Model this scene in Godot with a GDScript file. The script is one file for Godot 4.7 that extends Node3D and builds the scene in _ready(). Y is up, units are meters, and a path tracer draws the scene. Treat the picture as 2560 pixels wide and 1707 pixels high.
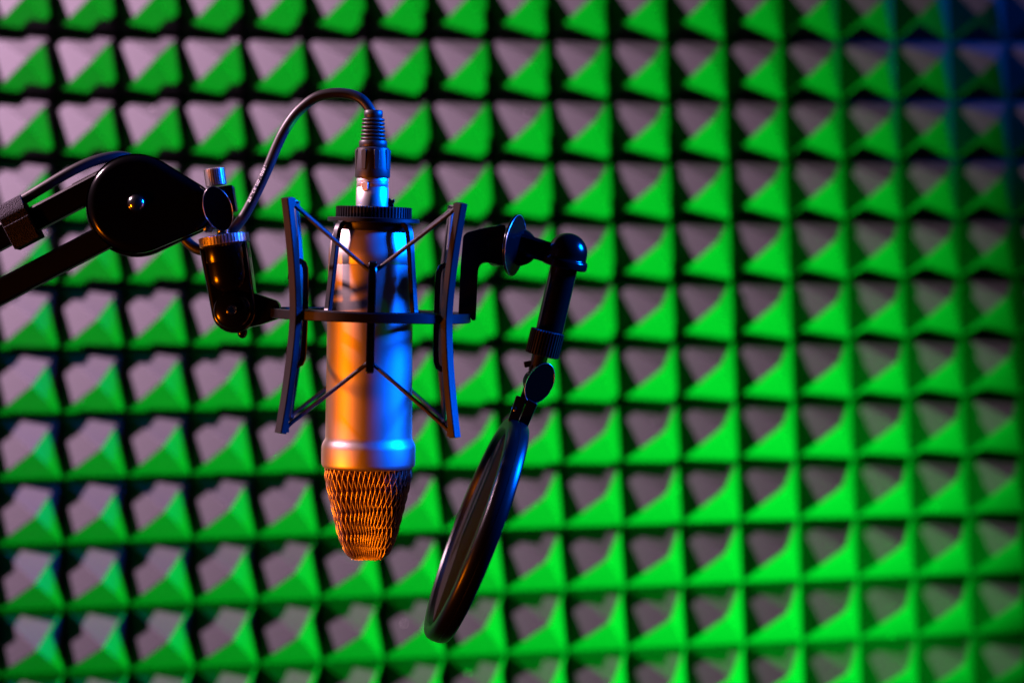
extends Node3D
# A studio microphone hanging in a shock mount before a wall of pyramid foam. Lengths are modelled in fine units of U metres.

const F := 6044.0                       # camera distance to the microphone in units, 1.4 m
const U := 1.4 / F                      # metres per unit
const EYE := Vector3(0, 1.3, 0)         # the point that the camera looks at
const CELL := 0.05                      # pitch of the foam pyramids


# ---------------------------------------------------------------- mesh builder
class Mb:
	var v := PackedVector3Array()
	var n := PackedVector3Array()

	func tri(a: Vector3, b: Vector3, c: Vector3, na: Vector3, nb: Vector3, nc: Vector3) -> void:
		var g := (b - a).cross(c - a)
		if g.length_squared() < 1e-12:
			return
		if g.dot(na + nb + nc) > 0.0:
			v.append_array([a, c, b])
			n.append_array([na, nc, nb])
		else:
			v.append_array([a, b, c])
			n.append_array([na, nb, nc])

	func quad(a: Vector3, b: Vector3, c: Vector3, d: Vector3, na: Vector3, nb: Vector3, nc: Vector3, nd: Vector3) -> void:
		tri(a, b, c, na, nb, nc)
		tri(a, c, d, na, nc, nd)

	func flat(a: Vector3, b: Vector3, c: Vector3, away: Vector3) -> void:
		var g := (b - a).cross(c - a).normalized()
		if g.dot((a + b + c) / 3.0 - away) < 0.0:
			g = -g
		tri(a, b, c, g, g, g)

	# turn a profile of (radius, height) round the y axis of t
	func lathe(p: Array, segs: int, t := Transform3D()) -> void:
		var m := p.size()
		var sn := []
		for i in m - 1:
			var d: Vector2 = (p[i + 1] - p[i])
			sn.append(Vector2(d.y, -d.x).normalized() if d.length() > 1e-6 else Vector2.ZERO)
		# outward side: decided by the winding of the whole profile
		var area := 0.0
		for i in m - 1:
			area += p[i].x * p[i + 1].y - p[i + 1].x * p[i].y
		var flip := 1.0
		if m > 1:
			var s := 0.0
			for i in m - 1:
				var mid: Vector2 = (p[i] + p[i + 1]) / 2.0
				var c := Vector2.ZERO
				for q in p:
					c += q
				c = Vector2(c.x / m * 0.25, c.y / m)
				s += sn[i].dot((mid - c)) * (p[i + 1] - p[i]).length()
			flip = 1.0 if s >= 0.0 else -1.0
		for i in m - 1:
			var n0: Vector2 = sn[i]
			var n1: Vector2 = sn[i]
			if i > 0 and sn[i - 1].dot(sn[i]) > 0.72:
				n0 = (sn[i - 1] + sn[i]).normalized()
			if i < m - 2 and sn[i + 1].dot(sn[i]) > 0.72:
				n1 = (sn[i + 1] + sn[i]).normalized()
			n0 *= flip
			n1 *= flip
			for k in segs:
				var a := TAU * k / segs
				var b := TAU * (k + 1) / segs
				var da := Vector3(sin(a), 0, cos(a))
				var db := Vector3(sin(b), 0, cos(b))
				quad(t * (da * p[i].x + Vector3.UP * p[i].y), t * (db * p[i].x + Vector3.UP * p[i].y), t * (db * p[i + 1].x + Vector3.UP * p[i + 1].y), t * (da * p[i + 1].x + Vector3.UP * p[i + 1].y),
					t.basis * (da * n0.x + Vector3.UP * n0.y), t.basis * (db * n0.x + Vector3.UP * n0.y), t.basis * (db * n1.x + Vector3.UP * n1.y), t.basis * (da * n1.x + Vector3.UP * n1.y))

	# a knurled cylinder: straight teeth round the side, chamfered ends
	func gear(r: float, deep: float, teeth: int, y0: float, y1: float, ch: float, t := Transform3D()) -> void:
		var mid := t * Vector3(0, (y0 + y1) / 2, 0)
		for k in teeth:
			var step := TAU / teeth
			var a := step * k
			var at := [a, a + step * 0.18, a + step * 0.5, a + step * 0.68, a + step]
			var rr := [r - deep, r, r, r - deep, r - deep]
			for j in 4:
				var d0: Vector3 = Vector3(sin(at[j]), 0, cos(at[j]))
				var d1: Vector3 = Vector3(sin(at[j + 1]), 0, cos(at[j + 1]))
				var b0: Vector3 = t * (d0 * rr[j] + Vector3.UP * (y0 + ch))
				var b1: Vector3 = t * (d1 * rr[j + 1] + Vector3.UP * (y0 + ch))
				var c0: Vector3 = t * (d0 * rr[j] + Vector3.UP * (y1 - ch))
				var c1: Vector3 = t * (d1 * rr[j + 1] + Vector3.UP * (y1 - ch))
				var e0: Vector3 = t * (d0 * (r - deep - ch) + Vector3.UP * y1)
				var e1: Vector3 = t * (d1 * (r - deep - ch) + Vector3.UP * y1)
				var f0: Vector3 = t * (d0 * (r - deep - ch) + Vector3.UP * y0)
				var f1: Vector3 = t * (d1 * (r - deep - ch) + Vector3.UP * y0)
				flat(b0, b1, c1, mid)
				flat(b0, c1, c0, mid)
				flat(c0, c1, e1, mid)
				flat(c0, e1, e0, mid)
				flat(b0, b1, f1, mid)
				flat(b0, f1, f0, mid)
				flat(e0, e1, t * (Vector3.UP * y1), mid)
				flat(f0, f1, t * (Vector3.UP * y0), mid)

	# a round tube along points
	func tube(p: Array, r: float, sides: int, caps := true, closed := false) -> void:
		var m := p.size()
		var dirs := []
		for i in m:
			var a: Vector3 = p[(i - 1 + m) % m] if closed else p[maxi(i - 1, 0)]
			var b: Vector3 = p[(i + 1) % m] if closed else p[mini(i + 1, m - 1)]
			dirs.append((b - a).normalized())
		var side: Vector3 = dirs[0].cross(Vector3(0.31, 0.2, 0.93))
		side = side.normalized()
		var rings := []
		for i in m:
			side = (side - dirs[i] * side.dot(dirs[i])).normalized()
			var other: Vector3 = dirs[i].cross(side)
			var ring := []
			for k in sides:
				var a := TAU * k / sides
				ring.append(side * cos(a) + other * sin(a))
			rings.append(ring)
		for i in (m if closed else m - 1):
			var j := (i + 1) % m
			var shift := 0
			if closed and j == 0:
				var best := -2.0
				for s in sides:
					var f: float = rings[i][0].dot(rings[0][s])
					if f > best:
						best = f
						shift = s
			for k in sides:
				var l := (k + 1) % sides
				var k2 := (k + shift) % sides
				var l2 := (l + shift) % sides
				quad(p[i] + rings[i][k] * r, p[i] + rings[i][l] * r, p[j] + rings[j][l2] * r, p[j] + rings[j][k2] * r, rings[i][k], rings[i][l], rings[j][l2], rings[j][k2])
		if caps and not closed:
			for e in [0, m - 1]:
				var d: Vector3 = -dirs[0] if e == 0 else dirs[e]
				for k in sides:
					tri(p[e], p[e] + rings[e][k] * r, p[e] + rings[e][(k + 1) % sides] * r, d, d, d)

	# a bar of chamfered rectangular section w (along side) by h along points; side holds one vector for all or one per point
	func bar(p: Array, side: Vector3, w: float, h: float, ch: float) -> void:
		var m := p.size()
		var s2 := [Vector2(w / 2 - ch, h / 2), Vector2(w / 2, h / 2 - ch), Vector2(w / 2, ch - h / 2), Vector2(w / 2 - ch, -h / 2), Vector2(ch - w / 2, -h / 2), Vector2(-w / 2, ch - h / 2), Vector2(-w / 2, h / 2 - ch), Vector2(ch - w / 2, h / 2)]
		var rows := []
		var frames := []
		for i in m:
			var d: Vector3 = (p[mini(i + 1, m - 1)] - p[maxi(i - 1, 0)]).normalized()
			var sd := (side - d * side.dot(d)).normalized()
			var up := d.cross(sd)
			frames.append([sd, up, d])
			var row := []
			for q in s2:
				row.append(p[i] + sd * q.x + up * q.y)
			rows.append(row)
		for i in m - 1:
			for k in 8:
				var l := (k + 1) % 8
				var e: Vector2 = (s2[l] - s2[k]).normalized()
				var o := Vector2(-e.y, e.x)
				if o.dot(s2[k] + s2[l]) < 0.0:
					o = -o
				var na: Vector3 = frames[i][0] * o.x + frames[i][1] * o.y
				var nb: Vector3 = frames[i + 1][0] * o.x + frames[i + 1][1] * o.y
				quad(rows[i][k], rows[i][l], rows[i + 1][l], rows[i + 1][k], na, na, nb, nb)
		for e in [0, m - 1]:
			var d: Vector3 = -frames[0][2] if e == 0 else frames[e][2]
			for k in 8:
				tri(p[e], rows[e][k], rows[e][(k + 1) % 8], d, d, d)

	# an outline (x, y) given thickness from z0 to z1, its edges rounded by rd; bulge lifts the middle of the front
	func slab(o: PackedVector2Array, z0: float, z1: float, rd: float, t := Transform3D(), bulge := 0.0) -> void:
		var m := o.size()
		var c := Vector2.ZERO
		for q in o:
			c += q
		c /= m
		var nn := []
		var area := 0.0
		for i in m:
			area += o[i].cross(o[(i + 1) % m])
		for i in m:
			var e0 := (o[i] - o[(i - 1 + m) % m]).normalized()
			var e1 := (o[(i + 1) % m] - o[i]).normalized()
			var e := (e0 + e1).normalized()
			var q := Vector2(e.y, -e.x)
			if area < 0.0:
				q = -q
			nn.append(q / maxf(0.5, q.dot(Vector2(e1.y, -e1.x) * (1.0 if area > 0 else -1.0))))
		var steps := 5
		var rows := []
		for face in [-1, 1]:
			for s in steps + 1:
				var a: float = PI / 2 * (s / float(steps) if face == 1 else 1.0 - s / float(steps))
				var row := []
				for i in m:
					var q: Vector2 = o[i] - nn[i] * rd * (1.0 - cos(a))
					var z: float = z1 - rd + rd * sin(a) if face == 1 else z0 + rd - rd * sin(a)
					var u: Vector2 = nn[i].normalized()
					row.append([t * Vector3(q.x, q.y, z), (t.basis * Vector3(u.x * cos(a), u.y * cos(a), sin(a) * face)).normalized()])
				rows.append(row)
		for r in rows.size() - 1:
			for i in m:
				var j := (i + 1) % m
				quad(rows[r][i][0], rows[r][j][0], rows[r + 1][j][0], rows[r + 1][i][0], rows[r][i][1], rows[r][j][1], rows[r + 1][j][1], rows[r + 1][i][1])
		for face in [0, rows.size() - 1]:
			var inner := PackedVector2Array()
			for i in m:
				inner.append(o[i] - nn[i] * rd)
			var d: Vector3 = (t.basis * Vector3(0, 0, -1 if face == 0 else 1)).normalized()
			var idx := Geometry2D.triangulate_polygon(inner)
			if idx.is_empty():
				idx = Geometry2D.triangulate_polygon(o)
			if bulge != 0.0 and face != 0:
				var top := t * Vector3(c.x, c.y, z1 + bulge)
				for i in m:
					var j := (i + 1) % m
					tri(top, rows[face][i][0], rows[face][j][0], d, rows[face][i][1], rows[face][j][1])
				continue
			for k in idx.size() / 3:
				tri(rows[face][idx[k * 3]][0], rows[face][idx[k * 3 + 1]][0], rows[face][idx[k * 3 + 2]][0], d, d, d)

	func ball(c: Vector3, r: Vector3, rings := 14, segs := 24) -> void:
		for i in rings:
			for k in segs:
				var q := []
				for e in [[i, k], [i, k + 1], [i + 1, k + 1], [i + 1, k]]:
					var a: float = PI * e[0] / rings
					var b: float = TAU * e[1] / segs
					q.append(Vector3(sin(a) * cos(b), cos(a), sin(a) * sin(b)))
				quad(c + q[0] * r, c + q[1] * r, c + q[2] * r, c + q[3] * r, (q[0] / r).normalized(), (q[1] / r).normalized(), (q[2] / r).normalized(), (q[3] / r).normalized())

	func mesh(back: Transform3D, scale: float) -> ArrayMesh:
		var a := []
		a.resize(Mesh.ARRAY_MAX)
		var vv := PackedVector3Array()
		var nv := PackedVector3Array()
		vv.resize(v.size())
		nv.resize(n.size())
		for i in v.size():
			vv[i] = (back * v[i]) * scale
			nv[i] = (back.basis * n[i]).normalized()
		a[Mesh.ARRAY_VERTEX] = vv
		a[Mesh.ARRAY_NORMAL] = nv
		var m := ArrayMesh.new()
		m.add_surface_from_arrays(Mesh.PRIMITIVE_TRIANGLES, a)
		return m


# ---------------------------------------------------------------- helpers
var frames := {}                        # of each thing: its place in units, so that parts may be given in common coordinates

func at(x: float, y: float, z := 0.0) -> Vector3:      # a place read off the photograph, at its own depth z in front of the microphone's axis
	var k := (F - z) / F
	return Vector3((x - 1280.0) * k, (853.5 - y) * k, z)

func thing(called: String, label: String, category: String, where: Transform3D) -> Node3D:
	var o := Node3D.new()
	o.name = called
	add_child(o, true)
	o.transform = Transform3D(where.basis, EYE + where.origin * U)
	frames[o] = where
	o.set_meta("label", label)
	o.set_meta("category", category)
	return o

func part(called: String, b: Mb, m: Material, parent: Node3D, local := false, label := "") -> MeshInstance3D:
	var o := MeshInstance3D.new()
	o.name = called
	var root := parent
	while not frames.has(root):
		root = root.get_parent()
	o.mesh = b.mesh(Transform3D() if local else frames[root].affine_inverse(), U)
	o.mesh.surface_set_material(0, m)
	parent.add_child(o, true)
	if label:
		o.set_meta("label", label)
	return o

func lin(r: float, g: float, b: float) -> Color:
	return Color(r, g, b).linear_to_srgb()

func mat(called: String, c: Color, rough: float, metal := 0.0, spec := 0.5) -> StandardMaterial3D:
	var m := StandardMaterial3D.new()
	m.resource_name = called
	m.albedo_color = c
	m.roughness = rough
	m.metallic = metal
	m.metallic_specular = spec
	return m

func noise_map(freq: float, octaves: int, size: int, lo: float, hi: float, s: int) -> NoiseTexture2D:
	var f := FastNoiseLite.new()
	f.seed = s
	f.noise_type = FastNoiseLite.TYPE_SIMPLEX
	f.frequency = freq
	f.fractal_octaves = octaves
	var t := NoiseTexture2D.new()
	t.width = size
	t.height = size
	t.seamless = true
	t.noise = f
	var g := Gradient.new()
	g.set_color(0, Color(lo, lo, lo))
	g.set_color(1, Color(hi, hi, hi))
	t.color_ramp = g
	return t

func grain(m: StandardMaterial3D, tex: Texture2D, per_metre: float, height: float) -> void:
	m.uv1_triplanar = true
	m.uv1_scale = Vector3.ONE * per_metre
	m.heightmap_enabled = true
	m.heightmap_texture = tex
	m.heightmap_scale = height

func ellipse(c: Vector2, a: float, b: float, turn: float, power := 2.0, k := 48) -> PackedVector2Array:
	var o := PackedVector2Array()
	for i in k:
		var t := TAU * i / k
		var q := Vector2(signf(cos(t)) * pow(absf(cos(t)), 2.0 / power) * a, signf(sin(t)) * pow(absf(sin(t)), 2.0 / power) * b)
		o.append(c + q.rotated(turn))
	return o

func almond(a: float, b: float, sharp: float, k := 56) -> PackedVector2Array:      # an oval of half width a and half height b, its ends a little pointed
	var o := PackedVector2Array()
	for i in k:
		var t := TAU * i / k
		o.append(Vector2(a * cos(t) * (1.0 - sharp * pow(sin(t), 2)), b * sin(t)))
	return o

func hull(c: Array, r: Array, k := 40) -> PackedVector2Array:                        # the outline round some circles
	var p := PackedVector2Array()
	for j in c.size():
		for i in k:
			p.append(c[j] + Vector2(cos(TAU * i / k), sin(TAU * i / k)) * r[j])
	var h := Geometry2D.convex_hull(p)
	h.remove_at(h.size() - 1)
	# even steps, so that the long straight sides do not pull the normals of the arcs
	var o := PackedVector2Array()
	for i in h.size():
		var a := h[i]
		var b := h[(i + 1) % h.size()]
		var steps := maxi(1, int((b - a).length() / 30.0))
		for s in steps:
			o.append(a.lerp(b, s / float(steps)))
	return o

func rrect(w: float, h: float, r: float, k := 6) -> PackedVector2Array:
	var o := PackedVector2Array()
	for q in 4:
		var c := Vector2((w / 2 - r) * [1, -1, -1, 1][q], (h / 2 - r) * [1, 1, -1, -1][q])
		for i in k + 1:
			var a := PI / 2 * (q + i / float(k))
			o.append(c + Vector2(cos(a), sin(a)) * r)
	return o

func rounded(p: Array, r: float, k := 5) -> PackedVector2Array:                      # a polygon with its corners rounded
	var o := PackedVector2Array()
	var m := p.size()
	for i in m:
		var c: Vector2 = p[i]
		var a: Vector2 = p[(i - 1 + m) % m]
		var b: Vector2 = p[(i + 1) % m]
		var d := minf(r, minf((a - c).length(), (b - c).length()) * 0.45)
		var s := c + (a - c).normalized() * d
		var e := c + (b - c).normalized() * d
		for j in k + 1:
			var t := j / float(k)
			o.append(s.lerp(c, t).lerp(c.lerp(e, t), t))
	return o

func photo(p: Array, z := 0.0) -> Array:                                            # outline corners read off the photograph, at depth z
	var o := []
	for q in p:
		var w := at(q.x, q.y, z)
		o.append(Vector2(w.x, w.y))
	return o

func curve(p: Array, steps: int) -> Array:                                           # a smooth line through points
	var o := []
	for i in p.size() - 1:
		var a: Vector3 = p[maxi(i - 1, 0)]
		var d: Vector3 = p[mini(i + 2, p.size() - 1)]
		for s in steps:
			o.append(p[i].cubic_interpolate(p[i + 1], a, d, s / float(steps)))
	o.append(p[-1])
	return o

func upright(o: Vector3, up: Vector3, towards := Vector3(0, 0, 1)) -> Transform3D:   # a frame whose y axis is up
	var y := up.normalized()
	var x := y.cross(towards).normalized()
	return Transform3D(Basis(x, y, x.cross(y)), o)

func facing(o: Vector3, normal: Vector3, up := Vector3.UP) -> Transform3D:           # a frame whose z axis is normal
	var z := normal.normalized()
	var x := up.cross(z).normalized()
	return Transform3D(Basis(x, z.cross(x), z), o)


# ---------------------------------------------------------------- camera and light
func spot(called: String, pos: Vector3, aim: Vector3, c: Color, energy: float, cone: float, soft: float, size: float) -> void:
	var l := SpotLight3D.new()
	l.name = called
	add_child(l)
	l.look_at_from_position(EYE + pos, EYE + aim, Vector3.UP)
	l.light_color = c
	l.light_energy = energy
	l.spot_angle = cone
	l.spot_angle_attenuation = soft
	l.spot_range = 8.0
	l.spot_attenuation = 2.0
	l.light_size = size
	l.shadow_enabled = true

func area(called: String, pos: Vector3, aim: Vector3, c: Color, energy: float, size: Vector2) -> void:
	var l := AreaLight3D.new()
	l.name = called
	add_child(l)
	l.look_at_from_position(EYE + pos, EYE + aim, Vector3.UP)
	l.light_color = c
	l.light_energy = energy
	l.area_size = size
	l.area_range = 8.0
	l.area_attenuation = 2.0
	l.shadow_enabled = true

func set_up() -> void:
	var cam := Camera3D.new()
	cam.name = "camera"
	add_child(cam)
	cam.position = EYE + Vector3(0, 0, 1.4)
	cam.near = 0.05
	cam.far = 50.0
	var lens := CameraAttributesPhysical.new()
	lens.frustum_focal_length = 85.0
	lens.frustum_focus_distance = 1.385
	lens.exposure_aperture = 3.8
	cam.attributes = lens
	cam.fov = rad_to_deg(2.0 * atan(853.5 / F))
	cam.current = true
	var w := WorldEnvironment.new()
	w.name = "surroundings"
	var e := Environment.new()
	e.background_mode = Environment.BG_COLOR
	e.background_color = lin(0.0006, 0.0014, 0.004)
	e.tonemap_mode = Environment.TONE_MAPPER_LINEAR
	e.tonemap_exposure = 1.0
	e.sdfgi_enabled = true
	e.ssao_enabled = true
	e.ssil_enabled = true
	w.environment = e
	add_child(w)
	spot("pink_wall_light", Vector3(-1.108, 0.80, 0.215), Vector3(-0.208, -0.10, -1.325), Color(1, 0.79, 0.94), 18.5, 33.5, 1.0, 0.02)
	spot("pink_side_light", Vector3(-1.1, 0.75, -0.09), Vector3(-0.05, -0.035, 0.0), Color(1, 0.80, 0.90), 4.8, 20.0, 0.4, 0.045)
	spot("green_wall_light", Vector3(0.6, -0.40, -0.10), Vector3(-0.075, -0.072, -0.54), Color(0.0, 1.0, 0.19), 10.0, 41.0, 1.0, 0.02)
	spot("amber_light", Vector3(-1.02, -0.36, 0.42), Vector3(-0.04, -0.03, 0.0), Color(1.0, 0.48, 0.0), 1.6, 11.0, 0.6, 0.08)
	spot("blue_side_light", Vector3(0.88, 0.42, -0.05), Vector3(-0.08, 0.0, 0.05), Color(0.0, 0.36, 1.0), 13.0, 22.0, 0.4, 0.15)
	spot("blue_corner_light", Vector3(0.60, 0.50, -0.30), Vector3(0.475, 0.36, -0.6), Color(0.0, 0.38, 1.0), 0.55, 24.0, 1.0, 0.03)


# ---------------------------------------------------------------- materials
var M := {}

func materials() -> void:
	var fine := noise_map(0.05, 4, 512, 0.0, 1.0, 3)
	var speck := noise_map(0.21, 2, 512, 0.0, 1.0, 7)
	M.foam = mat("charcoal foam", lin(0.05, 0.05, 0.052), 0.95, 0.0, 0.15)
	grain(M.foam, fine, 9.0, 0.06)
	M.wall = mat("dark wall paint", lin(0.04, 0.04, 0.045), 0.9)
	M.body = mat("satin champagne metal", lin(0.62, 0.57, 0.53), 0.5, 0.97)
	grain(M.body, speck, 70.0, 0.0012)
	M.collar = M.body
	M.paint = mat("satin black painted metal", lin(0.004, 0.004, 0.005), 0.38, 0.0, 0.36)
	grain(M.paint, speck, 60.0, 0.0016)
	M.gloss = mat("smooth black plastic", lin(0.002, 0.002, 0.0022), 0.18, 0.0, 0.38)
	grain(M.gloss, speck, 45.0, 0.0008)
	M.satin = mat("satin black plastic", lin(0.002, 0.002, 0.0022), 0.30, 0.0, 0.38)
	grain(M.satin, speck, 45.0, 0.0008)
	M.dark = mat("dull black plastic", lin(0.003, 0.003, 0.003), 0.45, 0.0, 0.3)
	grain(M.dark, speck, 50.0, 0.002)
	M.rubber = mat("black cable rubber", lin(0.013, 0.012, 0.012), 0.42, 0.0, 0.45)
	grain(M.rubber, fine, 40.0, 0.002)
	M.boot = mat("grey black connector rubber", lin(0.013, 0.012, 0.012), 0.45, 0.0, 0.45)
	grain(M.boot, speck, 60.0, 0.002)
	M.sleeve = mat("brushed nickel", lin(0.68, 0.66, 0.64), 0.36, 0.9)
	grain(M.sleeve, speck, 80.0, 0.0014)
	M.chrome = mat("chrome", lin(0.75, 0.74, 0.72), 0.16, 1.0)
	M.knurl = mat("knurled chrome", lin(0.7, 0.68, 0.66), 0.34, 0.95)
	M.edge = mat("polished dark edge", lin(0.35, 0.35, 0.36), 0.3, 1.0)
	M.wire = mat("brass wire", lin(0.92, 0.78, 0.68), 0.36, 1.0)
	M.gauze = mat("fine copper gauze", lin(0.13, 0.04, 0.034), 0.6, 0.6)
	grain(M.gauze, noise_map(0.3, 1, 256, 0.0, 1.0, 11), 160.0, 0.03)
	M.cord = mat("braided elastic", lin(0.018, 0.017, 0.018), 0.55, 0.0, 0.5)
	grain(M.cord, speck, 90.0, 0.01)
	M.strap = mat("woven hook and loop tape", lin(0.065, 0.064, 0.075), 0.95, 0.0, 0.1)
	grain(M.strap, noise_map(0.12, 1, 256, 0.0, 1.0, 5), 32.0, 0.10)
	M.screen = mat("black nylon mesh", lin(0.012, 0.011, 0.011), 0.8, 0.0, 0.2)
	grain(M.screen, speck, 90.0, 0.02)
	M.print = mat("white print", lin(0.8, 0.8, 0.8), 0.5)


# ---------------------------------------------------------------- the foam wall
func foam() -> void:
	var turn := Basis(Vector3(0.97939066, 0.01614901, -0.20132845), Vector3(-0.02782081, 0.99808324, -0.05527975), Vector3(0.20004984, 0.05974159, 0.97796268))
	var where := Transform3D(turn, EYE + Vector3(0.7406548, -0.01553695, -39.4188401) * CELL + Vector3(0, 0, 1.4))
	var wall := MeshInstance3D.new()
	wall.name = "wall"
	var bm := BoxMesh.new()
	bm.size = Vector3(3.2, 2.6, 0.1)
	wall.mesh = bm
	wall.material_override = M.wall
	add_child(wall)
	wall.transform = where * Transform3D(Basis(), Vector3(0, 0, -0.05 - 0.022))
	wall.set_meta("kind", "structure")
	var o := Node3D.new()
	o.name = "acoustic_foam"
	add_child(o)
	o.transform = where
	o.set_meta("label", "charcoal pyramid acoustic foam covering the wall behind the microphone")
	o.set_meta("category", "acoustic foam")
	var sheet := MeshInstance3D.new()
	sheet.name = "backing_sheet"
	var sm := BoxMesh.new()
	sm.size = Vector3(28 * CELL, 22 * CELL, 0.02)
	sheet.mesh = sm
	sheet.material_override = M.foam
	o.add_child(sheet, true)
	sheet.position = Vector3(0, 0, -0.0105)
	var rng := RandomNumberGenerator.new()
	rng.seed = 41
	var kinds := []
	for k in 20:                        # five leans, for the foam sags and settles a little differently along the wall
		var b := Mb.new()
		pyramid(b, Vector3.ZERO, rng, lean(k / 4 / 4.0))
		var m := b.mesh(Transform3D(), CELL)
		m.surface_set_material(0, M.foam)
		kinds.append(m)
	var margin := Mb.new()
	for j in range(-3, 17):
		for i in range(-5, 21):
			var c := Vector3(i + 0.5 - 8, 5 - j - 0.5, 0)
			if i >= -2 and i < 17 and j >= -2 and j < 12:
				var p := MeshInstance3D.new()
				p.name = "foam_pyramid"
				p.mesh = kinds[clampi(roundi((i + 1.5) / 17.0 * 4.0), 0, 4) * 4 + rng.randi() % 4]
				o.add_child(p, true)
				p.position = c * CELL
			else:
				pyramid(margin, c, rng, lean((i + 1.5) / 17.0))
	var rest := MeshInstance3D.new()
	rest.name = "foam_border"
	rest.mesh = margin.mesh(Transform3D(), CELL)
	rest.mesh.surface_set_material(0, M.foam)
	o.add_child(rest, true)
	rest.set_meta("kind", "stuff")
	# lint caught on the foam
	var lint := Mb.new()
	for k in 46:
		var c := Vector2(rng.randf_range(-9, 9), rng.randf_range(-6.5, 6))
		var f := (c - c.floor()) - Vector2(0.5, 0.5)
		var up := 0.95 * (1.0 - 2.0 * maxf(absf(f.x), absf(f.y)))
		lint.ball(Vector3(c.x, c.y, up + 0.008), Vector3.ONE * rng.randf_range(0.007, 0.014), 5, 7)
	var specks := MeshInstance3D.new()
	specks.name = "lint"
	specks.mesh = lint.mesh(Transform3D(), CELL)
	specks.mesh.surface_set_material(0, M.print)
	o.add_child(specks, true)
	specks.set_meta("kind", "stuff")

func lean(f: float) -> Vector2:
	f = clampf(f, 0.0, 1.0)
	return Vector2(lerpf(0.075, -0.065, f), lerpf(-0.07, 0.06, f))

func pyramid(b: Mb, c: Vector3, rng: RandomNumberGenerator, off: Vector2) -> void:
	var h := 0.95 + rng.randf_range(-0.012, 0.012)
	var tip := Vector3(off.x + rng.randf_range(-0.015, 0.015), off.y + rng.randf_range(-0.015, 0.015), h)
	var e := 0.022                      # the ridges and the tip are a little blunt
	var dirs := [Vector2(0, -1), Vector2(1, 0), Vector2(0, 1), Vector2(-1, 0)]
	var f := []
	for d in dirs:
		var s := Vector2(-d.y, d.x)
		var low := [d * 0.5 - s * (0.5 - e), d * 0.5 + s * (0.5 - e)]
		var a := c + Vector3(low[0].x, low[0].y, 0)
		var q := c + Vector3(low[1].x, low[1].y, 0)
		var up0: Vector2 = d * e * 1.6 - s * e * 0.6
		var up1: Vector2 = d * e * 1.6 + s * e * 0.6
		var z := h * (1.0 - e * 2.2)
		var g := c + Vector3(tip.x + up0.x, tip.y + up0.y, z)
		var k := c + Vector3(tip.x + up1.x, tip.y + up1.y, z)
		var nrm := (q - a).cross(g - a).normalized()
		if nrm.z < 0:
			nrm = -nrm
		f.append([a, q, k, g, nrm])
		b.quad(a, q, k, g, nrm, nrm, nrm, nrm)
	for i in 4:
		var l: Array = f[i]
		var r: Array = f[(i + 1) % 4]
		b.quad(l[1], r[0], r[3], l[2], l[4], r[4], r[4], l[4])
		var top := c + Vector3(tip.x, tip.y, h - e * 0.4)
		var up := Vector3(0, 0, 1)
		b.tri(l[3], l[2], top, l[4], l[4], up)
		b.tri(l[2], r[3], top, l[4], r[4], up)


# ---------------------------------------------------------------- microphone
func grille_at(a: float, y: float, out := 0.0) -> Vector3:          # a point of the grille's skin at angle a, y below the collar's middle
	var ys := [-376.0, -403.0, -435.0, -474.0, -509.0, -535.0, -560.0, -583.0, -598.0, -608.0]
	var rs := [106.5, 106.0, 100.0, 90.5, 82.0, 76.0, 68.5, 59.0, 50.0, 38.0]
	var r := 38.0
	for i in 9:
		if y <= ys[i] and y >= ys[i + 1]:
			r = lerpf(rs[i], rs[i + 1], (ys[i] - y) / (ys[i] - ys[i + 1]))
	var t := clampf((-376.0 - y) / 232.0, 0.0, 1.0)
	var d := lerpf(98.0, 26.0, pow(t, 0.85))
	var p := 7.0
	var rho := 1.0 / pow(pow(1.0 / r, p) + pow(absf(cos(a)) / minf(d, r * 1.02), p), 1.0 / p)
	return Vector3(sin(a) * (rho + out), y, cos(a) * (rho + out))

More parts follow.
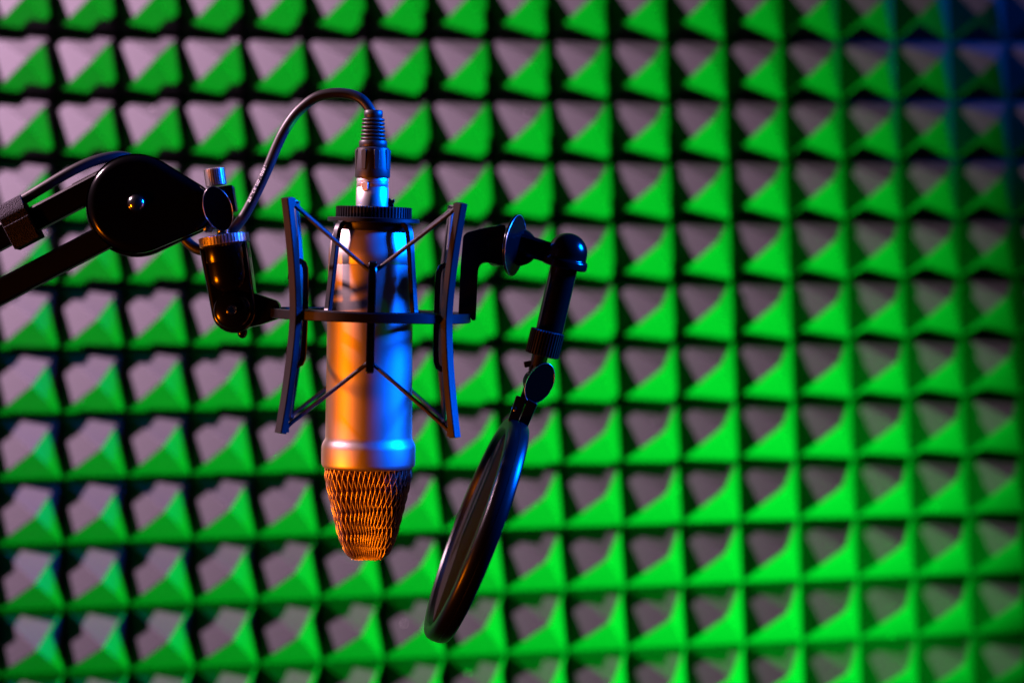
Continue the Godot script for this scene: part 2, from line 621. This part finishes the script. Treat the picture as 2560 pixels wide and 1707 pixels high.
func microphone() -> void:
	var where := Transform3D(Basis.from_euler(Vector3(deg_to_rad(2.2), 0, deg_to_rad(-0.75))), at(924.5, 790))
	var o := thing("microphone", "satin metal studio microphone hanging upside down in the shock mount", "microphone", where)
	var b := Mb.new()
	b.lathe([Vector2(0, 218), Vector2(90, 218), Vector2(92, 214), Vector2(98, 196), Vector2(103.5, 168), Vector2(104.8, 160), Vector2(105.2, 130.5), Vector2(104.4, 129.6)], 96)
	part("body_cap", b, M.body, o, true)
	b = Mb.new()
	b.lathe([Vector2(104.2, 129.2), Vector2(105.4, 128.4), Vector2(106.5, 60), Vector2(107.5, -150), Vector2(108.5, -300), Vector2(109.2, -307), Vector2(112, -313)], 96)
	part("body_tube", b, M.body, o, true)
	b = Mb.new()
	b.lathe([Vector2(111.5, -311), Vector2(115, -318), Vector2(117.2, -324), Vector2(117.8, -330), Vector2(117.8, -366), Vector2(117, -372), Vector2(113.5, -378), Vector2(109, -380), Vector2(100, -380)], 96)
	part("collar", b, M.collar, o, true)
	# grille: a fine gauze inside a coarse cage of wires woven on the slant
	b = Mb.new()
	var rows := []
	for i in 41:
		var row := []
		var y := lerpf(-372.0, -607.0, i / 40.0)
		for k in 96:
			row.append(grille_at(TAU * k / 96, minf(y, -376.0), -3.0))
		rows.append(row)
	var nrm := []
	for i in 41:
		var row := []
		for k in 96:
			var du: Vector3 = rows[i][(k + 1) % 96] - rows[i][(k + 95) % 96]
			var dv: Vector3 = rows[mini(i + 1, 40)][k] - rows[maxi(i - 1, 0)][k]
			var q := du.cross(dv).normalized()
			row.append(q if q.dot(rows[i][k] - Vector3(0, rows[i][k].y + 20, 0)) > 0 else -q)
		nrm.append(row)
	for i in 40:
		for k in 96:
			var l := (k + 1) % 96
			b.quad(rows[i][k], rows[i][l], rows[i + 1][l], rows[i + 1][k], nrm[i][k], nrm[i][l], nrm[i + 1][l], nrm[i + 1][k])
	for k in 96:
		b.tri(rows[40][k], rows[40][(k + 1) % 96], Vector3(0, -609, 0), nrm[40][k], nrm[40][(k + 1) % 96], Vector3.DOWN)
	var g := part("grille", b, M.gauze, o, true)
	b = Mb.new()
	var count := 44
	var pitch := 27.0                    # height of one crossing
	for way in [-1, 1]:
		for w in count:
			var pts := []
			for s in 61:
				var down := 232.0 * s / 60.0
				var a: float = TAU * w / count + way * (PI / count) * (down / pitch)
				var over: float = cos(PI * down / pitch) * way
				pts.append(grille_at(a, -376.0 - down, 1.6 + over * 1.3))
			b.tube(pts, 1.25, 5, false)
	# the mesh closes over the flat end
	for way in [0, 1]:
		for w in 9:
			var f := -1.0 + 2.0 * (w + 0.5) / 9.0
			var pts := []
			for s in 13:
				var e := -1.0 + s / 6.0
				var q := Vector2(f, e) if way == 0 else Vector2(e, f)
				q = q.rotated(PI / 4)
				if q.length() < 1.05:
					pts.append(Vector3(q.x * 40.0, -609.5 - 1.2 * cos(PI * (s + w + way)), q.y * 25.0))
			if pts.size() > 1:
				b.tube(pts, 1.05, 4, false)
	part("woven_wire", b, M.wire, g, true)


# ---------------------------------------------------------------- shock mount
func shock_mount() -> void:
	var where := Transform3D(Basis.from_euler(Vector3(deg_to_rad(2.2), deg_to_rad(3.5), deg_to_rad(-1.6))), at(927, 788))
	var o := thing("shock_mount", "black metal shock mount with elastic cords holding the microphone", "shock mount", where)
	var b := Mb.new()
	b.lathe(ring_profile(250, 10, 24), 96)
	part("outer_ring", b, M.paint, o, true)
	b = Mb.new()
	b.lathe(ring_profile(166, 10, 24), 80)
	part("inner_ring", b, M.paint, o, true)
	for k in 4:
		var a := PI / 4 + PI / 2 * k
		var out := Vector3(sin(a), 0, cos(a))
		var side := Vector3(cos(a), 0, -sin(a))
		var pts := []
		for s in 25:
			var y := lerpf(-285.0, 283.0, s / 24.0)
			pts.append(out * (259.0 + 39.0 * pow(absf(y) / 284.0, 1.55)) + Vector3.UP * y)
		b = Mb.new()
		b.bar(pts, side, 25, 20, 2.2)
		for e in [-1, 1]:                # the slotted tips that hold the cord
			for f in [-1, 1]:
				b.bar([out * 286 + side * f * 8.5 + Vector3.UP * e * 283, out * 286 + side * f * 8.5 + Vector3.UP * e * 262], side, 7, 12, 1.2)
		part("curved_arm", b, M.paint, o, true)
	for k in 4:
		var a := PI / 2 * k
		var out := Vector3(sin(a), 0, cos(a))
		var side := Vector3(cos(a), 0, -sin(a))
		var half := [Vector2(203, 84), Vector2(202, 100), Vector2(198, 116), Vector2(190, 127), Vector2(180, 130), Vector2(171, 125), Vector2(166.5, 113), Vector2(165, 95), Vector2(164, 40)]
		var pts := []
		for q in half:
			pts.append(out * q.x + Vector3.UP * q.y)
		for i in half.size():
			var q: Vector2 = half[half.size() - 1 - i]
			pts.append(out * q.x - Vector3.UP * q.y)
		b = Mb.new()
		b.bar(pts, side, 20, 14, 2.2)
		part("hook_post", b, M.gloss, o, true)
	for k in 4:
		var a := PI / 4 + PI / 2 * k
		var out := Vector3(sin(a), 0, cos(a))
		var side := Vector3(cos(a), 0, -sin(a))
		var pts := []
		for q in [Vector2(84, 231), Vector2(98, 231), Vector2(110, 228), Vector2(119, 221), Vector2(125, 208), Vector2(128, 190), Vector2(139, 100), Vector2(149, 18), Vector2(151, 10), Vector2(157, 4)]:
			pts.append(out * q.x + Vector3.UP * q.y)
		b = Mb.new()
		b.bar(pts, side, 17, 14, 2)
		part("cradle_leg", b, M.paint, o, true)
	b = Mb.new()
	b.lathe([Vector2(60, 243), Vector2(113, 243), Vector2(115, 241), Vector2(115, 233), Vector2(113, 231), Vector2(100, 230), Vector2(98, 214), Vector2(95, 211), Vector2(60, 211)], 96)
	part("cradle_plate", b, M.paint, o, true)
	b = Mb.new()
	b.gear(95, 2.6, 64, 240, 271, 1.5)
	part("locking_ring", b, M.paint, o, true)
	for e in [1, -1]:
		var pts := []
		for k in 4:
			var pa := PI / 2 * k
			var aa := PI / 2 * k + PI / 4
			var post: Vector3 = Vector3(sin(pa), 0, cos(pa)) * 186.0 + Vector3.UP * e * 110.0
			var side := Vector3(cos(pa), 0, -sin(pa))
			var arm: Vector3 = Vector3(sin(aa), 0, cos(aa)) * 281.0 + Vector3.UP * e * 268.0
			var aside := Vector3(cos(aa), 0, -sin(aa))
			var prev: Vector3 = Vector3(sin(pa - PI / 4), 0, cos(pa - PI / 4)) * 281.0 + Vector3.UP * e * 268.0
			pts.append_array([post - side * 16 + Vector3.UP * e * 10, post - side * 7 + Vector3.UP * e * 2, post, post + side * 7 + Vector3.UP * e * 2, post + side * 16 + Vector3.UP * e * 10])
			for s in [0.25, 0.5, 0.75, 0.93]:
				pts.append((post + side * 16 + Vector3.UP * e * 10).lerp(arm - aside * 4, s))
			pts.append_array([arm - aside * 3 + Vector3.UP * e * 3, arm + Vector3.UP * e * 5, arm + aside * 3 + Vector3.UP * e * 3])
			var na := PI / 2 * (k + 1)
			var npost: Vector3 = Vector3(sin(na), 0, cos(na)) * 186.0 + Vector3.UP * e * 110.0
			var nside := Vector3(cos(na), 0, -sin(na))
			for s in [0.07, 0.25, 0.5, 0.75]:
				pts.append((arm + aside * 4).lerp(npost - nside * 16 + Vector3.UP * e * 10, s))
		b = Mb.new()
		b.tube(pts, 5.2, 10, false, true)
		part("elastic_cord", b, M.cord, o, true)
	# the swivel that carries the ring
	var down := Vector3(0.165, -0.986, 0)
	var top := at(560, 612)
	b = Mb.new()
	b.slab(hull([Vector2(-55, -6), Vector2(55, -6), Vector2(0, -167)], [5, 5, 56]), -44, 40, 13, upright(top, -down))
	var sw := part("swivel_body", b, M.gloss, o)
	b = Mb.new()
	b.lathe([Vector2(0, -2), Vector2(58, -2), Vector2(61, -5), Vector2(61.5, -38), Vector2(60.5, -40), Vector2(60.5, -42), Vector2(0, -42)], 64, upright(top, -down))
	part("swivel_cap", b, M.gloss, sw)
	b = Mb.new()
	b.lathe([Vector2(0, -42), Vector2(59.5, -42), Vector2(59.5, -74), Vector2(58, -88), Vector2(54.5, -100), Vector2(49, -110), Vector2(42, -118), Vector2(0, -124)], 64, upright(top, -down))
	part("swivel_socket", b, M.gloss, sw)
	b = Mb.new()
	b.lathe([Vector2(47, 34), Vector2(47, 42), Vector2(44, 46), Vector2(36, 51), Vector2(24, 55), Vector2(14, 57), Vector2(12, 55), Vector2(0, 55)], 48, facing(at(585, 775), Vector3(0, 0, 1)) * Transform3D(Basis(Vector3.RIGHT, PI / 2), Vector3.ZERO))
	part("pivot_cap", b, M.gloss, sw)
	b = Mb.new()
	b.lathe([Vector2(13, 54), Vector2(13, 59), Vector2(11, 62), Vector2(8, 62), Vector2(6.5, 57), Vector2(0, 57)], 24, facing(at(585.5, 774.5), Vector3(0, 0, 1)) * Transform3D(Basis(Vector3.RIGHT, PI / 2), Vector3.ZERO))
	part("pivot_screw", b, M.chrome, sw)
	b = Mb.new()
	b.ball(at(605, 830), Vector3(13, 16, 13))
	part("tension_nut", b, M.gloss, sw)
	b = Mb.new()
	b.slab(rounded(photo([Vector2(600, 722), Vector2(645, 735), Vector2(697, 753), Vector2(702, 775), Vector2(698, 796), Vector2(645, 814), Vector2(600, 822)]), 9), -26, 26, 5)
	part("ring_bracket", b, M.gloss, o)
	b = Mb.new()
	var ax := upright(at(559.5, 600), Vector3(-0.15, 0.989, 0))
	b.gear(63, 4.0, 44, -12, 12, 1.5, ax)
	part("thread_ring", b, M.knurl, o)

func ring_profile(r: float, w: float, h: float) -> Array:
	var c := 2.0
	return [Vector2(r - c, h / 2), Vector2(r, h / 2 - c), Vector2(r, c - h / 2), Vector2(r - c, -h / 2), Vector2(r - w + c, -h / 2), Vector2(r - w, c - h / 2), Vector2(r - w, h / 2 - c), Vector2(r - w + c, h / 2), Vector2(r - c, h / 2)]


# ---------------------------------------------------------------- cable
func cable() -> void:
	var base := Transform3D(Basis(), at(929, 521))
	var o := thing("microphone_cable", "black microphone cable looping from the connector to the boom arm", "cable", base)
	var t := Transform3D(Basis.from_euler(Vector3(deg_to_rad(2.2), 0, deg_to_rad(-0.9))), at(930, 520))
	var line := []
	for q in [Vector3(929, 290, 0), Vector3(927, 279, 0), Vector3(915, 260, -2), Vector3(900, 246, -4), Vector3(876, 236, -8), Vector3(844, 232.5, -12), Vector3(812, 236, -16), Vector3(787, 244.5, -20), Vector3(762, 262, -25), Vector3(736, 288, -30), Vector3(711, 325, -36), Vector3(691, 366, -42), Vector3(673, 410, -46), Vector3(657, 446, -50), Vector3(637, 488, -56), Vector3(612, 535, -62), Vector3(588, 567, -68), Vector3(560, 600, -74), Vector3(530, 622, -80), Vector3(502, 626, -85), Vector3(477, 613, -88), Vector3(455, 590, -90), Vector3(420, 540, -92), Vector3(385, 470, -88), Vector3(350, 416, -78), Vector3(325, 397, -66), Vector3(300, 391, -52), Vector3(275, 392.5, -42), Vector3(245, 399, -34), Vector3(214, 410, -28), Vector3(184, 424, -24), Vector3(153, 441, -22), Vector3(107, 468.5, -20), Vector3(61, 496, -20), Vector3(25, 516, -20), Vector3(-40, 551, -20), Vector3(-160, 612, -20), Vector3(-300, 685, -20)]:
		line.append(at(q.x, q.y, q.z))
	line = curve(line, 6)
	var b := Mb.new()
	b.tube(line, 13.2, 22)
	var sheath := part("cable_sheath", b, M.rubber, o)
	# the words printed along it
	var font := SystemFont.new()
	font.font_names = PackedStringArray(["Droid Sans"])
	var words := "BATCH NO. 0001"
	b = Mb.new()
	var lengths := [0.0]
	for i in line.size() - 1:
		lengths.append(lengths[-1] + (line[i + 1] - line[i]).length())
	var start := 0
	for i in line.size():
		if (line[i] - at(628, 506, -58)).length() < (line[start] - at(628, 506, -58)).length():
			start = i
	var along: float = lengths[start]
	var facing_dir := Vector3(-0.62, 0.35, 0.70).normalized()
	for ch in words:
		if ch == " ":
			along -= 4.5
			continue
		var tm := TextMesh.new()
		tm.text = ch
		tm.font = font
		tm.font_size = 32
		tm.pixel_size = 1.0
		tm.depth = 1.0
		tm.curve_step = 4.0
		var s := tm.get_mesh_arrays()
		var k := 0
		while k < lengths.size() - 2 and lengths[k + 1] < along:
			k += 1
		var p: Vector3 = line[k].lerp(line[k + 1], (along - lengths[k]) / (lengths[k + 1] - lengths[k]))
		var dir: Vector3 = -(line[k + 1] - line[k]).normalized()
		var nz := (facing_dir - dir * facing_dir.dot(dir)).normalized()
		var fr := Basis(dir, nz.cross(dir), nz)
		var size := 8.0 / 23.0
		var vv: PackedVector3Array = s[Mesh.ARRAY_VERTEX]
		var idx: PackedInt32Array = s[Mesh.ARRAY_INDEX] if s[Mesh.ARRAY_INDEX] != null else PackedInt32Array(range(vv.size()))
		var low := 1e9
		var hi := -1e9
		for q in vv:
			low = minf(low, q.x)
			hi = maxf(hi, q.x)
		var out := []
		for q in vv:
			var x := (q.x - (low + hi) / 2) * size
			var y := (q.y - (11.0 if ch != "." else 11.0)) * size * 1.0
			if ch == ".":
				y = (q.y - 11.0) * size
			var ang := y / 13.3
			out.append(p + fr.x * x + (fr.y * sin(ang) + fr.z * cos(ang)) * (13.25 + clampf(q.z, -0.5, 0.5) * 0.2))
		for i in idx.size() / 3:
			b.tri(out[idx[i * 3]], out[idx[i * 3 + 1]], out[idx[i * 3 + 2]], nz, nz, nz)
		along -= (hi - low) * size + 2.6
	part("printed_lettering", b, M.print, sheath)
	# connector
	b = Mb.new()
	b.lathe([Vector2(10, 244), Vector2(21, 244), Vector2(23.5, 241), Vector2(23.5, 228), Vector2(21, 225), Vector2(20, 170), Vector2(34, 168), Vector2(35, 166), Vector2(35.5, 154), Vector2(33, 151), Vector2(20, 150)], 40, t)
	var boot := part("strain_relief", b, M.boot, o)
	for i in 6:
		b = Mb.new()
		var y := 220.0 - i * 9.3
		var r := 28.5 + i * 0.65
		b.lathe([Vector2(18, y + 3.2), Vector2(r - 2, y + 3.2), Vector2(r - 0.4, y + 1.8), Vector2(r, y), Vector2(r - 0.4, y - 1.8), Vector2(r - 2, y - 3.2), Vector2(18, y - 3.2)], 40, t)
		part("rib", b, M.boot, boot)
	b = Mb.new()
	var shell := [Vector2(20, 151.5), Vector2(37, 151.5), Vector2(40.5, 149), Vector2(42, 140), Vector2(43.6, 100), Vector2(44, 79), Vector2(42.5, 75.5), Vector2(30, 75)]
	b.lathe(shell, 56, t)
	var sh := part("connector_shell", b, M.boot, o)
	for k in 8:
		b = Mb.new()
		var a := TAU * (k + 0.5) / 8.0 - 0.1
		var q := t * Transform3D(Basis(Vector3.UP, a), Vector3.ZERO)
		b.slab(rounded([Vector2(-7.5, 146), Vector2(7.5, 146), Vector2(6, 95), Vector2(-6, 95)], 5), 38, 44.4, 1.6, q)
		part("grip_ridge", b, M.boot, sh)
	b = Mb.new()
	b.lathe([Vector2(30, 75.5), Vector2(39, 75), Vector2(39.8, 73), Vector2(39.8, 66), Vector2(38.8, 65), Vector2(38.8, 63.5), Vector2(39.8, 62.5), Vector2(39.8, 54), Vector2(39, 53), Vector2(39, 51.5), Vector2(40.4, 50), Vector2(40.8, 2), Vector2(40, -4), Vector2(20, -4)], 64, t)
	var sl := part("connector_sleeve", b, M.sleeve, o)
	b = Mb.new()
	b.slab(rounded([Vector2(-9, 64), Vector2(9, 64), Vector2(9, 44), Vector2(-9, 44)], 4), 38, 42.4, 1.2, t * Transform3D(Basis(Vector3.UP, -0.42), Vector3.ZERO))
	part("latch_window", b, M.sleeve, sl)
	b = Mb.new()
	b.slab(rounded([Vector2(38, 1), Vector2(38, 26), Vector2(45, 25), Vector2(49, 20), Vector2(55, 24), Vector2(56, 17), Vector2(53, 11), Vector2(54, 6), Vector2(52, -1)], 1.5), -7, 7, 1.2, t)
	part("release_latch", b, M.dark, sl)


# ---------------------------------------------------------------- boom arm
func boom() -> void:
	var o := thing("boom_arm", "black spring boom arm with a round joint cover reaching in from the left", "boom arm", Transform3D(Basis(), at(343, 510)))
	var along := Vector3(0.8855, 0.4646, 0)
	var face := Vector3(-0.4646, 0.8855, 0)
	var b := Mb.new()
	var c := at(130, 524.5, -22)
	b.bar([c - along * 620, c - along * 200, c + along * 190], face, 61, 48, 6)
	part("upper_tube", b, M.dark, o)
	b = Mb.new()
	c = at(116, 669, -22)
	b.bar([c - along * 640, c - along * 200, c + along * 260], face, 61, 48, 6)
	part("lower_tube", b, M.dark, o)
	b = Mb.new()
	c = at(222, 446, -22)
	b.bar([c - along * 43, c + along * 60], face, 12, 38, 2)
	b.bar([c - along * 43 - face * 8, c - along * 36 - face * 8], face, 12, 38, 2)
	part("tube_clip", b, M.dark, o)
	b = Mb.new()
	b.slab(hull([Vector2(-937, 343.5), Vector2(-810, 334)], [124, 65.5], 64), 4, 40, 24)
	part("joint_cover", b, M.gloss, o)
	b = Mb.new()
	b.slab(hull([Vector2(-950, 341), Vector2(-812, 332)], [128, 62], 64), -84, -56, 8)
	part("joint_cover", b, M.gloss, o)
	b = Mb.new()
	b.slab(hull([Vector2(-938, 343), Vector2(-812, 334)], [112, 52], 64), -58, 6, 3)
	part("joint_block", b, M.dark, o)
	b = Mb.new()
	b.lathe([Vector2(23, 38), Vector2(23, 42), Vector2(21, 48), Vector2(16, 54), Vector2(9, 57.5), Vector2(0, 59)], 40, Transform3D(Basis(Vector3.RIGHT, PI / 2), at(346, 510)))
	part("pivot_bolt", b, M.chrome, o)
	# the stud with its knobs
	var up := Vector3(-0.143, 0.99, 0)
	b = Mb.new()
	b.gear(26.5, 2.6, 26, -22, 22, 1.5, upright(at(537, 443, -6), up))
	part("knurled_knob", b, M.knurl, o)
	b = Mb.new()
	b.slab(rrect(58, 66, 5), -32, 16, 3, upright(at(558, 499), up))
	part("clamp_block", b, M.dark, o)
	var n := Vector3(0.30, -0.16, 0.94).normalized()
	var k := facing(at(543, 521, 30), n, Vector3(-0.37, 0.93, 0))
	b = Mb.new()
	b.slab(almond(35.5, 58, 0.07), -5, 5, 1.6, k)
	rim(part("wing_knob", b, M.gloss, o), almond(35.5, 58, 0.07), 4.4, k)
	b = Mb.new()
	var turn := Transform3D(Basis(Vector3.RIGHT, PI / 2), Vector3.ZERO)
	b.lathe([Vector2(0, -10), Vector2(22, -10), Vector2(34, -22), Vector2(37, -25), Vector2(37, -29), Vector2(34, -31), Vector2(40, -34), Vector2(42, -37), Vector2(42, -44), Vector2(38, -48), Vector2(0, -48)], 56, facing(at(541, 524, 30), n, Vector3(-0.37, 0.93, 0)) * turn)
	part("knob_washer", b, M.chrome, o)
	b = Mb.new()
	b.gear(17, 3, 6, -9, 9, 2, upright(at(519, 566, -4), Vector3(0.4, 0.6, 0.5)))
	part("hex_nut", b, M.chrome, o)
	b = Mb.new()
	var prof := [Vector2(0, 26)]
	for i in 10:
		prof.append(Vector2(17.5, 25 - i * 4.4))
		prof.append(Vector2(15, 22.8 - i * 4.4))
	prof.append(Vector2(0, -22))
	b.lathe(prof, 36, upright(at(556, 578, 0), up))
	part("threaded_stud", b, M.chrome, o)

func rim(knob: MeshInstance3D, o: PackedVector2Array, z: float, t: Transform3D) -> void:     # the worn bright edge of a knob
	var p := []
	for q in o:
		p.append(t * Vector3(q.x * 0.99, q.y * 0.99, z))
	var b := Mb.new()
	b.tube(p, 1.1, 6, false, true)
	part("bright_edge", b, M.edge, knob)

func strap() -> void:
	var o := thing("cable_strap", "woven grey hook and loop strap binding the cable to the boom tube", "cable strap", Transform3D(Basis(), at(45, 564)))
	var along := Vector3(0.8855, 0.4646, 0)
	var face := Vector3(-0.4646, 0.8855, 0)
	var b := Mb.new()
	# across the tube: (towards the camera, up); the band tapers over the cable
	var o2 := rounded([Vector2(15, -49), Vector2(15, 38), Vector2(-8, 70), Vector2(-26, 72), Vector2(-58, 40), Vector2(-58, -49)], 9)
	var t := Transform3D(Basis(Vector3(0, 0, 1), face, -along), at(47, 564, 0))
	b.slab(o2, -36, 36, 2.5, t)
	part("strap_band", b, M.strap, o)
	b = Mb.new()
	b.slab(rrect(4, 62, 1.8), -34, 35, 1.2, t * Transform3D(Basis(), Vector3(17, -19, 0)))
	part("strap_end", b, M.strap, o)


# ---------------------------------------------------------------- pop filter
func pop_filter() -> void:
	var o := thing("pop_filter", "round black pop filter on a jointed bracket hanging right of the microphone", "pop filter", Transform3D(Basis(), at(1190, 800)))
	var b := Mb.new()
	b.slab(rounded(photo([Vector2(1146, 787), Vector2(1152, 660), Vector2(1158, 590), Vector2(1168, 581), Vector2(1216, 569), Vector2(1264, 562), Vector2(1264, 667), Vector2(1232, 658), Vector2(1213, 655), Vector2(1201, 660), Vector2(1195, 672), Vector2(1189, 801), Vector2(1178, 801), Vector2(1177, 788)]), 6), -34, 18, 2.5)
	part("bracket", b, M.dark, o)
	var n := Vector3(0.80, 0.03, 0.60).normalized()
	var turn := Transform3D(Basis(Vector3.RIGHT, PI / 2), Vector3.ZERO)
	b = Mb.new()
	b.lathe([Vector2(0, -44), Vector2(50, -44), Vector2(52, -41), Vector2(52, -22), Vector2(50, -20), Vector2(45, -19), Vector2(43, -12), Vector2(36, -4), Vector2(22, 4), Vector2(20, 18), Vector2(0, 18)], 56, facing(at(1270, 613, -10), n) * turn)
	part("joint_disc", b, M.gloss, o)
	b = Mb.new()
	var k := facing(at(1286, 613, 26), Vector3(0.94, -0.14, 0.31), Vector3(0.05, 1, 0))
	b.slab(almond(80, 77, 0.12), -4, 4, 2.0, k)
	rim(part("wing_knob", b, M.gloss, o), almond(80, 77, 0.12), 3.4, k)
	b = Mb.new()
	b.lathe([Vector2(0, -26), Vector2(42, -26), Vector2(47, -20), Vector2(47, 10), Vector2(42, 16), Vector2(0, 18)], 48, facing(at(1297, 618, -26), Vector3(0.35, 0.1, 0.93)) * turn)
	part("joint_disc", b, M.gloss, o)
	b = Mb.new()
	b.bar([at(1300, 610, -20), at(1330, 618, -14), at(1385, 636, -4)], Vector3(0.2, 0.97, 0), 52, 40, 8)
	part("elbow_neck", b, M.gloss, o)
	var up := Vector3(0.222, 0.968, 0.11)
	var e := upright(at(1413, 656), up)
	b = Mb.new()
	var prof := [Vector2(0, -12), Vector2(54, -12), Vector2(57, -9), Vector2(57, 5), Vector2(55, 9), Vector2(51.5, 11), Vector2(50.5, 14), Vector2(50.5, 24)]
	for i in 12:
		var a := PI / 2 * (i + 1) / 12.0
		prof.append(Vector2(50.5 * cos(a), 24 + 50.5 * sin(a)))
	b.lathe(prof, 64, e)
	part("elbow_cap", b, M.gloss, o)
	b = Mb.new()
	b.lathe([Vector2(0, 0), Vector2(34.5, 0), Vector2(34.5, -186), Vector2(0, -186)], 48, e)
	part("stem", b, M.gloss, o)
	b = Mb.new()
	b.gear(43, 3.2, 34, -32, 32, 2, upright(at(1362, 858), Vector3(0.245, 0.97, 0.05)))
	part("knurled_nut", b, M.dark, o)
	b = Mb.new()
	b.lathe([Vector2(0, 20), Vector2(20, 20), Vector2(20, -36), Vector2(0, -36)], 32, upright(at(1349, 895), Vector3(0.245, 0.97, 0.05)))
	b.slab(rounded([Vector2(-16, -20), Vector2(17, -20), Vector2(12, -120), Vector2(-24, -120)], 6), -16, 16, 3, upright(at(1349, 895), Vector3(0.245, 0.97, 0.0)))
	b.slab(rrect(20, 15, 3), -6, 6, 2, Transform3D(Basis(Vector3.BACK, 0.2), at(1320, 910)))
	part("clamp_stem", b, M.dark, o)
	b = Mb.new()
	var n2 := Vector3(0.33, -0.24, 0.91).normalized()
	k = facing(at(1348, 957, 28), n2, Vector3(0.40, 0.9, 0))
	b.slab(almond(36, 54, 0.08), -5, 5, 1.8, k)
	b.lathe([Vector2(0, -30), Vector2(26, -30), Vector2(30, -26), Vector2(30, -14), Vector2(20, -5), Vector2(0, -5)], 40, facing(at(1344, 958, 26), n2) * turn)
	rim(part("wing_knob", b, M.gloss, o), almond(36, 54, 0.08), 4.4, k)
	# the hoop hangs almost edge on
	var axis := Vector3(-0.926, 0.362, 0.100).normalized()
	var radial := Vector3(0.364, 0.931, 0)
	radial = (radial - axis * radial.dot(axis)).normalized()
	var h := Transform3D(Basis(radial.cross(axis).normalized() * -1.0, axis, radial), at(1190, 1325))
	h.basis.x = h.basis.y.cross(h.basis.z)
	b = Mb.new()
	b.lathe([Vector2(262, 24), Vector2(266, 28), Vector2(282, 28), Vector2(288, 26), Vector2(293, 20), Vector2(295.5, 8), Vector2(295.8, 1.2), Vector2(294.4, 0), Vector2(295.8, -1.2), Vector2(295.5, -10), Vector2(292, -22), Vector2(287, -27), Vector2(266, -28), Vector2(262, -24), Vector2(262, -12), Vector2(257, -8), Vector2(257, 12), Vector2(259, 15), Vector2(262, 24)], 140, h)
	part("hoop", b, M.satin, o)
	b = Mb.new()
	b.lathe([Vector2(0, 15), Vector2(130, 14.5), Vector2(259, 13)], 96, h)
	part("mesh_screen", b, M.screen, o)
	b = Mb.new()
	var blk := Transform3D(Basis(h.basis.z.cross(Vector3(0, 0, 1)).normalized() * -1.0, h.basis.z, Vector3(0, 0, 1)), h.origin)
	blk.basis.z = blk.basis.x.cross(blk.basis.y)
	b.slab(rounded([Vector2(-26, 284), Vector2(-29, 350), Vector2(-1, 354), Vector2(-1, 284)], 4), -34, 34, 2.5, blk)
	b.slab(rounded([Vector2(1, 284), Vector2(1, 354), Vector2(29, 350), Vector2(26, 284)], 4), -34, 34, 2.5, blk)
	part("hoop_clamp", b, M.satin, o)
	b = Mb.new()
	b.lathe([Vector2(7, 0), Vector2(7, 3), Vector2(4, 4), Vector2(3, 2), Vector2(0, 2)], 16, facing(at(1286, 1022, 30), Vector3(-0.5, 0.2, 0.85)) * turn)
	part("clamp_screw", b, M.chrome, o)


func _ready() -> void:
	set_up()
	materials()
	foam()
	microphone()
	shock_mount()
	cable()
	boom()
	strap()
	pop_filter()
